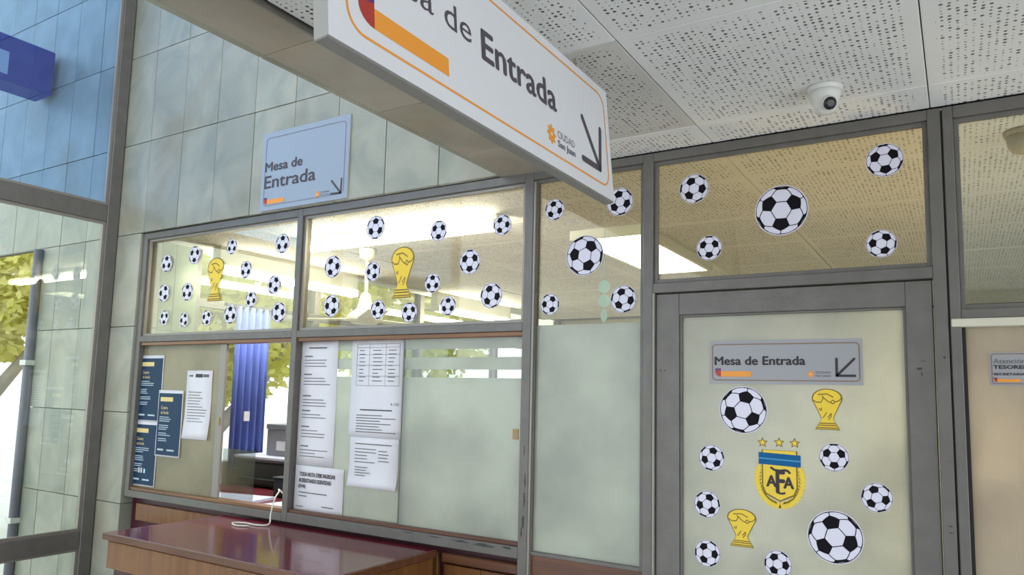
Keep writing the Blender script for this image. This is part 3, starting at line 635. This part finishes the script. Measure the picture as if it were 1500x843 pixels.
# sign on the marble wall
def panel(name, x0, z0, wd, ht, y, th, mat, label, edge='sign_edge'):
    o = empty(name, (x0, y, z0)); tag(o, label, 'sign')
    bm = bmesh.new(); box(bm, 0, wd, -th, 0, 0, ht); link('board', mesh(bm), edge, o)
    flat('face', lambda b: ngon(b, [(0, 0), (wd, 0), (wd, ht), (0, ht)], th+0.0003), mat, o); return o
D = 0.0095
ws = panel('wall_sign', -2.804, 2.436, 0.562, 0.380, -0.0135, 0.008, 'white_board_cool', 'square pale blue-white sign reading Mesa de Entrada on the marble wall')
flat('border', lambda b: ring(b, 0.022, 0.54, 0.022, 0.355, 0.022, 0.0035, D), 'border_grey', ws)
text('Mesa de', 0.025, 0.190, 0.248, 0.044, 'ink_grey', ws, D, 0.05); text('Entrada', 0.025, 0.108, 0.337, 0.060, 'ink_grey', ws, D, 0.03)
brandbar(ws, 0.026, 0.030, 0.138, 0.022, D); emblem(ws, 0.380, 0.037, 0.028, D)
text('CIUDAD', 0.400, 0.040, 0.055, 0.008, 'ink_soft', ws, D); text('San Juan', 0.400, 0.029, 0.055, 0.008, 'ink_soft', ws, D)
flat('arrow', lambda b: arrow(b, (0.524, 0.027), (0.464, 0.029), (0.526, 0.090), (0.466, 0.088), 0.009, D), 'ink_grey', ws)
# sign on the door glass
D = 0.0035
ds = panel('door_sign', -0.677, 1.652, 0.440, 0.135, 0.0268, 0.002, 'sign_silver', 'long silver sign reading Mesa de Entrada on the frosted door glass')
flat('inner_field', lambda b: ngon(b, rrect(0.008, 0.433, 0.010, 0.124, 0.012), 0.0028), 'sign_silver', ds)
flat('border', lambda b: ring(b, 0.008, 0.433, 0.010, 0.124, 0.012, 0.003, D), 'border_brown', ds)
text('Mesa de Entrada', 0.017, 0.059, 0.268, 0.026, 'ink', ds, D, 0.05); brandbar(ds, 0.018, 0.022, 0.110, 0.017, D)
emblem(ds, 0.300, 0.031, 0.018, D); text('CIUDAD', 0.314, 0.033, 0.041, 0.007, 'ink_soft', ds, D); text('San Juan', 0.314, 0.024, 0.041, 0.006, 'ink_soft', ds, D, 0.01)
flat('arrow', lambda b: arrow(b, (0.371, 0.027), (0.371, 0.076), (0.419, 0.027), (0.418, 0.076), 0.007, D), 'ink', ds)
# sign on the neighbouring door
ts = panel('neighbour_door_sign', 0.066, 1.656, 0.36, 0.088, 0.0298, 0.002, 'sign_silver', 'silver sign starting Atención TESORERIA on the beige frosted door at right edge')
flat('border', lambda b: ring(b, 0.004, 0.356, 0.004, 0.084, 0.008, 0.002, D), 'border_brown', ts)
text('Atención', 0.009, 0.058, 0.070, 0.013, 'ink_soft', ts, D); text('TESORERIA', 0.009, 0.044, 0.092, 0.0095, 'ink', ts, D, 0.06); text('SECRETARIA DE', 0.009, 0.027, 0.086, 0.006, 'ink', ts, D, 0.06); brandbar(ts, 0.009, 0.010, 0.058, 0.007, D)

# ------------------------------------------------------------------ posters and papers on the glass
def sheet(name, x0, z0, wd, ht, mat, label, cat, y=0.0265, curl=0.0, tilt=0.0):
    o = empty(name, (x0, y, z0)); tag(o, label, cat); o.rotation_euler = (0, math.radians(tilt), 0)
    bm = bmesh.new(); n = 10
    R = []
    for i in range(n+1):
        t = i/n; k = -0.0012 - curl*max(0, (0.35-t))**2*8 - 0.0008*math.sin(t*9)
        R.append([bm.verts.new((u*wd, k - (curl*0.5*(u-0.5)**2 if t < 0.3 else 0), t*ht)) for u in (0, 0.33, 0.66, 1)])
    for a, b in zip(R, R[1:]):
        for k in range(3): bm.faces.new((a[k], a[k+1], b[k+1], b[k]))
    g = bmesh.ops.extrude_face_region(bm, geom=bm.faces[:]); bmesh.ops.translate(bm, verts=[v for v in g['geom'] if isinstance(v, bmesh.types.BMVert)], vec=(0, 0.0003, 0))
    link('sheet', mesh(bm, smooth=True), mat, o); return o
def lines(o, rows, mat, d=0.0034, name='print'):
    q = flat(name, lambda b: [ngon(b, [(x, z), (x+l, z), (x+l, z+h), (x, z+h)], d) for x, z, l, h in rows], mat, o)
    if len(rows) > 1: q['kind'] = 'stuff'
def body(x, z, wd, n, step, h=0.003, seed=1):
    rr = random.Random(seed); return [(x, z-i*step, wd*rr.uniform(0.55, 1.0), h) for i in range(n)]
yb = 0.0285
for (x0, z0, ht, lab, yy, sd) in ((-3.742, 1.416, 0.348, 'dark blue poster at top left of the left sliding pane', yb, 1), (-3.748, 1.083, 0.333, 'dark blue poster lowest on the left sliding pane, with three small figures', yb-0.001, 2), (-3.555, 1.245, 0.338, 'dark blue poster in the middle of the left sliding pane, overlapping its neighbours', yb-0.003, 3)):
    o = sheet('blue_poster', x0, z0, 0.205, ht, 'paper', lab, 'poster', yy); o['group'] = 'blue posters on the sliding pane'
    flat('printed_field', lambda b: ngon(b, [(0.006, 0.008), (0.199, 0.008), (0.199, ht-0.016), (0.006, ht-0.016)], 0.0026), 'poster_blue', o)
    lines(o, [(0.02, ht-0.058, 0.105, 0.022)], 'poster_gold', 0.0032, 'title_bar')
    text('Centro', 0.03, ht-0.098, 0.055, 0.017, 'poster_gold', o, 0.0032, 0.01, 'title'); text('de Familia', 0.03, ht-0.122, 0.065, 0.015, 'poster_gold', o, 0.0032, 0.01, 'title')
    lines(o, body(0.022, ht-0.140, 0.12, 3, 0.010, 0.004, sd)+body(0.022, ht-0.182, 0.085, 3, 0.010, 0.004, sd+3)+body(0.022, ht-0.222, 0.10, 2, 0.010, 0.004, sd+5)+body(0.022, ht-0.250, 0.09, 2, 0.010, 0.004, sd+8)+[(0.022, 0.03, 0.05, 0.009), (0.1, 0.03, 0.06, 0.008)], 'poster_text')
    if sd == 2: lines(o, [(0.06, 0.068, 0.014, 0.026), (0.082, 0.068, 0.014, 0.026)], 'paper', 0.0034, 'figures'); lines(o, [(0.108, 0.068, 0.013, 0.022)], 'pale_blue', 0.0034, 'figures')
o = sheet('notice_sheet', -3.333, 1.345, 0.200, 0.340, 'paper', 'white notice in a clear sleeve at right of the left sliding pane', 'paper', yb-0.001, 0.01)
lines(o, [(0.07, 0.305, 0.055, 0.018)], 'black'); lines(o, [(0.13, 0.307, 0.045, 0.014), (0.02, 0.309, 0.03, 0.008)]+body(0.02, 0.23, 0.16, 12, 0.0145, 0.003, 4), 'ink_soft'); lines(o, [(0.002, 0.012, 0.01, 0.01), (0.02, 0.012, 0.022, 0.01)], 'black')
yb = 0.0225
o = sheet('notice_sheet', -2.524, 1.273, 0.222, 0.543, 'paper', 'tall white list of requirements on the left of the middle window', 'paper', 0.0345)
rows = [(0.045, 0.512, 0.11, 0.006)]
for k, zt in enumerate((0.475, 0.395, 0.30, 0.235, 0.165, 0.08)): rows += [(0.02, zt, 0.05, 0.005)] + body(0.02, zt-0.016, 0.17, 3 if k != 3 else 2, 0.0135, 0.003, 10+k)
lines(o, rows, 'ink_soft')
o = sheet('notice_sheet', -2.219, 1.410, 0.297, 0.406, 'paper', 'white sheet with a printed table beside the tall list on the middle window', 'paper', 0.0345)
tb = [(0.03, z, 0.235, 0.0012) for z in (0.39, 0.375, 0.345, 0.30, 0.255, 0.215)] + [(x, 0.215, 0.0012, 0.176) for x in (0.03, 0.10, 0.19, 0.265)]
lines(o, tb + body(0.045, 0.362, 0.04, 9, 0.016, 0.003, 3) + body(0.12, 0.362, 0.055, 9, 0.016, 0.003, 5) + body(0.205, 0.362, 0.045, 9, 0.016, 0.003, 6), 'ink_soft')
text('A. 1/22', 0.225, 0.135, 0.045, 0.011, 'ink_soft', o, 0.0034, 0.01); lines(o, [(0.06, 0.112, 0.175, 0.0045)], 'ink'); lines(o, body(0.04, 0.09, 0.22, 7, 0.0115, 0.0032, 8), 'ink_soft')
o = sheet('notice_sheet', -2.206, 1.206, 0.265, 0.204, 'paper', 'crumpled white sheet hanging below the printed table sheet', 'paper', 0.0325, 0.012)
lines(o, [(0.03, 0.175, 0.2, 0.004)] + body(0.03, 0.155, 0.12, 5, 0.0135, 0.003, 2) + body(0.16, 0.15, 0.07, 4, 0.0135, 0.003, 3), 'ink_soft'); lines(o, body(0.04, 0.08, 0.1, 4, 0.011, 0.003, 7), 'ink_soft', 0.011)
o = sheet('notice_sheet', -2.523, 1.078, 0.290, 0.193, 'paper', 'white sheet with bold capitals TODA NOTA DEBE INGRESAR at the window bottom', 'paper', 0.0315, 0.0, 0.3)
text('TODA NOTA DEBE INGRESAR', 0.028, 0.148, 0.215, 0.017, 'ink', o, 0.0036, 0.03); text('ACREDITANDO IDENTIDAD', 0.025, 0.121, 0.195, 0.017, 'ink', o, 0.0036, 0.03); text('(DNI)', 0.025, 0.098, 0.042, 0.014, 'ink', o, 0.0036, 0.03)
lines(o, [(0.028, 0.076, 0.17, 0.004), (0.028, 0.061, 0.05, 0.004), (0.17, 0.024, 0.07, 0.004), (0.015, 0.016, 0.045, 0.003)], 'ink_soft', 0.0036)

# ------------------------------------------------------------------ dome security camera on the ceiling
dc = empty('dome_camera', (-0.278, -0.285, H)); tag(dc, 'white dome security camera on the perforated ceiling', 'security camera')
bm = bmesh.new(); lathe(bm, [(0.044, 0.0), (0.0445, -0.006), (0.042, -0.012), (0.040, -0.014)]); link('base_ring', mesh(bm, smooth=True), 'camera_white', dc)
bm = bmesh.new(); lathe(bm, [(0.040, -0.012), (0.039, -0.024), (0.034, -0.040), (0.030, -0.056), (0.024, -0.068), (0.010, -0.074), (0.001, -0.075)]); link('housing', mesh(bm, smooth=True), 'camera_white', dc)
dr = Vector((0.42, -0.72, -0.40)).normalized(); q = dr.to_track_quat('Z', 'Y').to_matrix().to_4x4()
bm = bmesh.new(); lathe(bm, [(0.019, 0.0), (0.0195, 0.022), (0.017, 0.026)], M=Matrix.Translation((0.004, -0.010, -0.046)) @ q); link('lens_barrel', mesh(bm, smooth=True), 'camera_white', dc)
bm = bmesh.new(); lathe(bm, [(0.0165, 0.024), (0.0165, 0.0275), (0.006, 0.0285), (0.001, 0.0285)], M=Matrix.Translation((0.004, -0.010, -0.046)) @ q); link('lens', mesh(bm, smooth=True), 'black_gloss', dc)

# ------------------------------------------------------------------ office lights, fan, ornament
def fluor(x, y, z, ln, along, label):
    o = empty('fluorescent_fixture', (x, y, z)); tag(o, label, 'ceiling light', 'fluorescent battens in the office')
    o.rotation_euler = (0, 0, 0 if along == 'x' else PI/2); h = ln/2
    bm = bmesh.new(); box(bm, -h, h, -0.035, 0.035, 0.028, H-z); link('housing', mesh(bm), 'fixture', o)
    for s in (-1, 1):
        bm = bmesh.new(); box(bm, s*h-0.012, s*h+0.012, -0.05, 0.05, -0.022, 0.03); bev(bm, 0.004); link('end_cap', mesh(bm), 'fixture', o)
    for yy in (-0.028, 0.028):
        bm = bmesh.new(); tube(bm, [(-h+0.01, yy, 0), (h-0.01, yy, 0)], 0.016, 12); link('tube', mesh(bm, smooth=True), 'tube', o)
fluor(-2.40, 0.50, 2.375, 1.24, 'x', 'lit twin-tube batten running along just behind the middle window')
fluor(-3.68, 0.98, 2.29, 1.15, 'y', 'lit batten running away from the glass in the left office, the nearer one')
fluor(-3.66, 3.05, 2.29, 1.15, 'y', 'lit batten further back in the left office')
tr = empty('recessed_light', (-1.455, 1.53, H)); tag(tr, 'bright rectangular louvred ceiling light seen behind the narrow pane', 'ceiling light')
boxo('diffuser', (-1.62, -1.28, 0.96, 2.06, H-0.012, H-0.006), 'panel_light', tr)
for a in (-1.645, -1.28): boxo('side_trim', (a, a+0.025, 0.94, 2.08, H-0.05, H-0.002), 'fixture', tr)
for a in (0.94, 2.06): boxo('end_trim', (-1.62, -1.28, a, a+0.02, H-0.05, H-0.002), 'fixture', tr)
for k in range(7): boxo('louvre', (-1.62, -1.28, 1.08+k*0.14, 1.083+k*0.14, H-0.045, H-0.014), 'fixture', tr)
cb = empty('storage_cabinet', (0.5, 0.45, 0.0)); tag(cb, 'low dark cabinet dimly seen through the beige frosted door', 'cabinet')
boxo('body', (0.0, 1.0, 0.25, 0.65, 0.0, 1.16), 'dark_plastic', cb, 0.004); boxo('top', (-0.015, 1.015, 0.235, 0.665, 1.16, 1.185), 'wood_panel', cb, 0.003)
for a, b in ((0.01, 0.497), (0.503, 0.99)):
    q = boxo('door', (a, b, 0.235, 0.249, 0.05, 1.14), 'dark_plastic', cb, 0.002)
wl = empty('table_lamp', (0.16, 0.46, 1.185)); tag(wl, 'warm glowing lamp dimly seen through the frosted glass of the doors', 'lamp')
bm = bmesh.new(); lathe(bm, [(0.07, 0.0), (0.07, 0.015), (0.02, 0.03), (0.012, 0.05), (0.012, 0.26)], 20); link('base', mesh(bm, smooth=True), 'fixture', wl)
bm = bmesh.new(); lathe(bm, [(0.13, 0.20), (0.085, 0.40), (0.08, 0.40)], 32); link('lamp_shade', mesh(bm, smooth=True), 'warm_light', wl)
sd = empty('ceiling_detector', (0.185, 0.32, H)); tag(sd, 'cream dome on the ceiling behind the top right pane', 'detector')
bm = bmesh.new(); lathe(bm, [(0.05, 0.0), (0.05, -0.012), (0.046, -0.016)]); link('base_ring', mesh(bm, smooth=True), 'camera_cream', sd)
bm = bmesh.new(); lathe(bm, [(0.044, -0.014), (0.040, -0.045), (0.028, -0.066), (0.002, -0.074)]); link('dome', mesh(bm, smooth=True), 'camera_cream', sd)
fan = empty('ceiling_fan', (-2.92, 0.86, 0)); tag(fan, 'cream ceiling fan hanging in the office behind the middle window', 'ceiling fan')
bm = bmesh.new(); lathe(bm, [(0.05, H-0.002), (0.045, H-0.05), (0.012, H-0.07)]); link('canopy', mesh(bm, smooth=True), 'fan_white', fan)
bm = bmesh.new(); lathe(bm, [(0.011, H-0.06), (0.011, 2.16)]); link('downrod', mesh(bm, smooth=True), 'fan_white', fan)
bm = bmesh.new(); lathe(bm, [(0.018, 2.17), (0.03, 2.155), (0.036, 2.12), (0.05, 2.075), (0.085, 2.05), (0.10, 2.03), (0.10, 2.01), (0.07, 1.99), (0.002, 1.985)]); link('motor', mesh(bm, smooth=True), 'fan_white', fan)
for k in range(3):
    a = math.radians(200+120*k); bm = bmesh.new(); box(bm, 0.09, 0.55, -0.055, 0.055, 2.012, 2.018)
    bmesh.ops.rotate(bm, verts=bm.verts, cent=(0, 0, 0), matrix=Matrix.Rotation(a, 3, 'Z')); link('blade', mesh(bm), 'fan_white', fan)
od = empty('hanging_ornament', (-1.145, 0.25, 1.885)); tag(od, 'string of pale blue discs hanging behind the narrow pane', 'ornament')
bm = bmesh.new(); tube(bm, [(0, 0, -0.005), (0, 0, H-1.885+0.004)], 0.001); link('string', mesh(bm), 'pale_blue', od)
for zz, rx in ((0.135, 0.024), (0.080, 0.025), (0.024, 0.014)):
    bm = bmesh.new(); slab2(bm, [(rx*math.cos(t*PI/12), zz+0.025*math.sin(t*PI/12)) for t in range(24)], -0.001, 0.001); link('disc', mesh(bm), 'pale_blue', od)

# ------------------------------------------------------------------ office desk and things on it
dk = empty('office_desk', (-2.7, 0.55, 0)); tag(dk, 'dark red office desk right behind the sliding windows', 'desk')
boxo('desktop', (-3.86, -1.45, 0.08, 1.15, 0.985, 1.02), 'desk_red', dk, 0.003)
for xx in (-3.8, -2.6, -1.5): boxo('leg_panel', (xx-0.02, xx+0.02, 0.12, 1.1, 0.0, 0.985), 'wood_panel', dk)
px = empty('acrylic_shield', (-3.04, 0.14, 1.02)); tag(px, 'clear acrylic shield with steel clip standing in the open window', 'shield')
boxo('acrylic_sheet', (-3.165, -2.925, 0.138, 0.142, 1.02, 1.30), 'plexi', px); boxo('clip', (-3.05, -3.0, 0.12, 0.16, 1.02, 1.055), 'clip', px, 0.003)
pr = empty('printer', (-3.4, 0.88, 1.02)); tag(pr, 'dark grey office printer with white sheet on top behind the open window', 'printer')
boxo('body', (-3.78, -3.0, 0.72, 1.05, 1.02, 1.165), 'dark_plastic', pr, 0.01); boxo('paper_tray', (-3.72, -3.05, 0.69, 0.73, 1.04, 1.075), 'black', pr, 0.004); boxo('lid', (-3.77, -3.01, 0.73, 1.04, 1.165, 1.185), 'grey_plastic', pr, 0.004); boxo('paper_stack', (-3.79, -2.98, 0.70, 1.06, 1.185, 1.20), 'sheet', pr, 0.002)
bb = empty('black_box', (-3.1, 0.62, 1.02)); tag(bb, 'small black box on the red desk beside the cable', 'box')
boxo('body', (-3.2, -3.0, 0.50, 0.66, 1.02, 1.12), 'black', bb, 0.006); boxo('lid', (-3.203, -2.997, 0.497, 0.663, 1.12, 1.128), 'dark_plastic', bb, 0.002)
fb = empty('file_box', (-3.5, 0.9, 1.2)); tag(fb, 'grey file box with paper label on top of the printer', 'box')
boxo('body', (-3.62, -3.36, 0.80, 1.02, 1.20, 1.385), 'grey_plastic', fb, 0.004); boxo('lid', (-3.625, -3.355, 0.795, 1.025, 1.36, 1.39), 'grey_plastic', fb, 0.003); boxo('label', (-3.53, -3.41, 0.797, 0.80, 1.235, 1.29), 'paper', fb)
pp = empty('pink_pot', (-3.40, 0.88, 1.39)); tag(pp, 'pink pot with a round green leaf on the grey file box', 'plant pot')
bm = bmesh.new(); lathe(bm, [(0.032, 0.0), (0.042, 0.09), (0.038, 0.09)], 16); link('pot', mesh(bm, smooth=True), 'pink', pp)
bm = bmesh.new(); slab2(bm, [(-0.085+0.045*math.cos(t*PI/10), 0.11+0.035*math.sin(t*PI/10)) for t in range(20)], -0.002, 0.002); link('leaf', mesh(bm), 'leaf_bright', pp)
bm = bmesh.new(); tube(bm, [(0, 0, 0.08), (-0.02, 0, 0.10), (-0.05, 0, 0.11)], 0.003); link('stem', mesh(bm), 'leaf_bright', pp)
for x0, x1, y0, y1, a, lab in ((-3.5, -3.1, 0.22, 0.42, 0.2, 'white papers lying on the red desk behind the acrylic shield'), (-2.98, -2.62, 0.12, 0.42, -0.1, 'bluish white papers on the red desk at the open window edge')):
    o = boxo('paper_pile', (x0, x1, y0, y1, 1.02, 1.032), 'sheet'); tag(o, lab, 'paper'); o.rotation_euler = (0, 0, a)
cu = empty('blue_curtain', (-3.83, 0.82, 1.12)); tag(cu, 'blue curtain gathered at the office side window', 'curtain')
bm = bmesh.new(); prev = None
for i in range(49):
    t = i/48; y = 0.68+0.26*t; x = -3.82+0.025*math.sin(t*2*PI*5); a, b = bm.verts.new((x+3.83, y-0.82, 0)), bm.verts.new((x+3.83, y-0.82, 0.99))
    if prev: bm.faces.new((prev[0], a, b, prev[1]))
    prev = (a, b)
g = bmesh.ops.extrude_face_region(bm, geom=bm.faces[:]); bmesh.ops.translate(bm, verts=[v for v in g['geom'] if isinstance(v, bmesh.types.BMVert)], vec=(0.003, 0, 0))
link('cloth', mesh(bm, smooth=True), 'curtain', cu); boxo('rail', (-3.84, -3.81, 0.6, 2.4, 2.105, 2.125), 'frame_dark', cu); boxo('tieback', (-3.80, -3.79, 0.76, 0.80, 1.40, 1.46), 'paper', cu)
# white cable looping from the desk out over the counter
bm = bmesh.new()
pts = [(-2.78, 0.35, 1.05), (-2.76, 0.2, 1.10), (-2.70, 0.1, 1.14), (-2.62, 0.03, 1.145), (-2.59, -0.02, 1.12), (-2.575, -0.05, 1.06), (-2.56, -0.07, 1.022), (-2.60, -0.10, 1.018), (-2.68, -0.10, 1.018), (-2.72, -0.13, 1.018), (-2.66, -0.16, 1.018), (-2.60, -0.13, 1.018)]
P2 = []
for i in range(len(pts)-1):
    p0, p1, p2, p3 = (Vector(pts[max(i-1, 0)]), Vector(pts[i]), Vector(pts[i+1]), Vector(pts[min(i+2, len(pts)-1)]))
    for k in range(5):
        t = k/5; P2.append(0.5*((2*p1)+(p2-p0)*t+(2*p0-5*p1+4*p2-p3)*t*t+(3*p1-p0-3*p2+p3)*t**3))
tube(bm, P2, 0.0035, 6); o = link('white_cable', mesh(bm, smooth=True), 'cable'); tag(o, 'thin white cable looping out of the open window onto the maroon counter', 'cable')

# ------------------------------------------------------------------ outside
dp = empty('downpipe', (-4.80, -0.03, -0.12)); tag(dp, 'dark drain pipe at the end of the outdoor marble wall', 'pipe')
bm = bmesh.new(); tube(bm, [(0, 0, 0), (0, 0, 2.54)], 0.028, 14); link('pipe', mesh(bm, smooth=True), 'pipe', dp)
for zz in (0.9, 1.83): boxo('bracket', (-4.835, -4.765, -0.065, 0.005, zz-0.12, zz-0.09), 'clip', dp)
bs = empty('outdoor_blue_box', (-4.80, -0.25, 3.38)); tag(bs, 'dark blue box with a white mark seen through the upper facade glass', 'sign')
boxo('body', (-5.0, -4.80, -0.9, -0.04, 3.40, 3.685), 'sign_blue', bs, 0.006)
bmk = bmesh.new(); box(bmk, 0.0005, 0.002, -0.17, -0.05, 0.06, 0.2); link('white_mark', mesh(bmk), 'white_board', bs)
def tree(x, y, h, cr_r, seed, label):
    rr = random.Random(seed); o = empty('street_tree', (x, y, -0.12)); tag(o, label, 'tree', 'trees outside the windows')
    bm = bmesh.new(); tube(bm, [(0, 0, 0), (0.08, 0.05, h*0.3), (-0.02, 0.1, h*0.55), (0.1, 0.0, h*0.8)], [0.16, 0.13, 0.10, 0.05], 10)
    tube(bm, [(0.05, 0.06, h*0.38), (0.5, 0.4, h*0.6), (0.8, 0.6, h*0.8)], [0.09, 0.06, 0.03], 8); tube(bm, [(0.0, 0.08, h*0.45), (-0.5, -0.4, h*0.65), (-0.7, -0.8, h*0.8)], [0.08, 0.05, 0.03], 8)
    link('trunk', mesh(bm, smooth=True), 'bark', o)
    vs, fs = [], []
    for k in range(5200):
        a, b, c = rr.gauss(0, 1), rr.gauss(0, 1), rr.gauss(0, 1); l = math.sqrt(a*a+b*b+c*c); q = cr_r*rr.uniform(0.45, 1.0)
        c0 = Vector((a/l*q, b/l*q, h*0.78+c/l*q*0.75)); t = Vector((rr.gauss(0, 1), rr.gauss(0, 1), rr.gauss(0, 1))).normalized(); n = t.orthogonal().normalized(); s = rr.uniform(0.05, 0.1)
        i = len(vs); vs += [c0-t*s, c0+n*s*0.5, c0+t*s, c0-n*s*0.5]; fs.append((i, i+1, i+2, i+3))
    me = bpy.data.meshes.new('foliage'); me.from_pydata(vs, [], fs); f = link('foliage', me, 'leaf', o); f['kind'] = 'stuff'
tree(-7.3, 3.0, 3.0, 1.15, 1, 'leafy yellow green tree right outside the left office window')
tree(-9.7, 1.7, 3.6, 1.2, 2, 'pale trunked tree beyond the outdoor marble wall')
tree(-7.2, 6.4, 3.8, 1.6, 3, 'leafy tree further along outside the office windows')
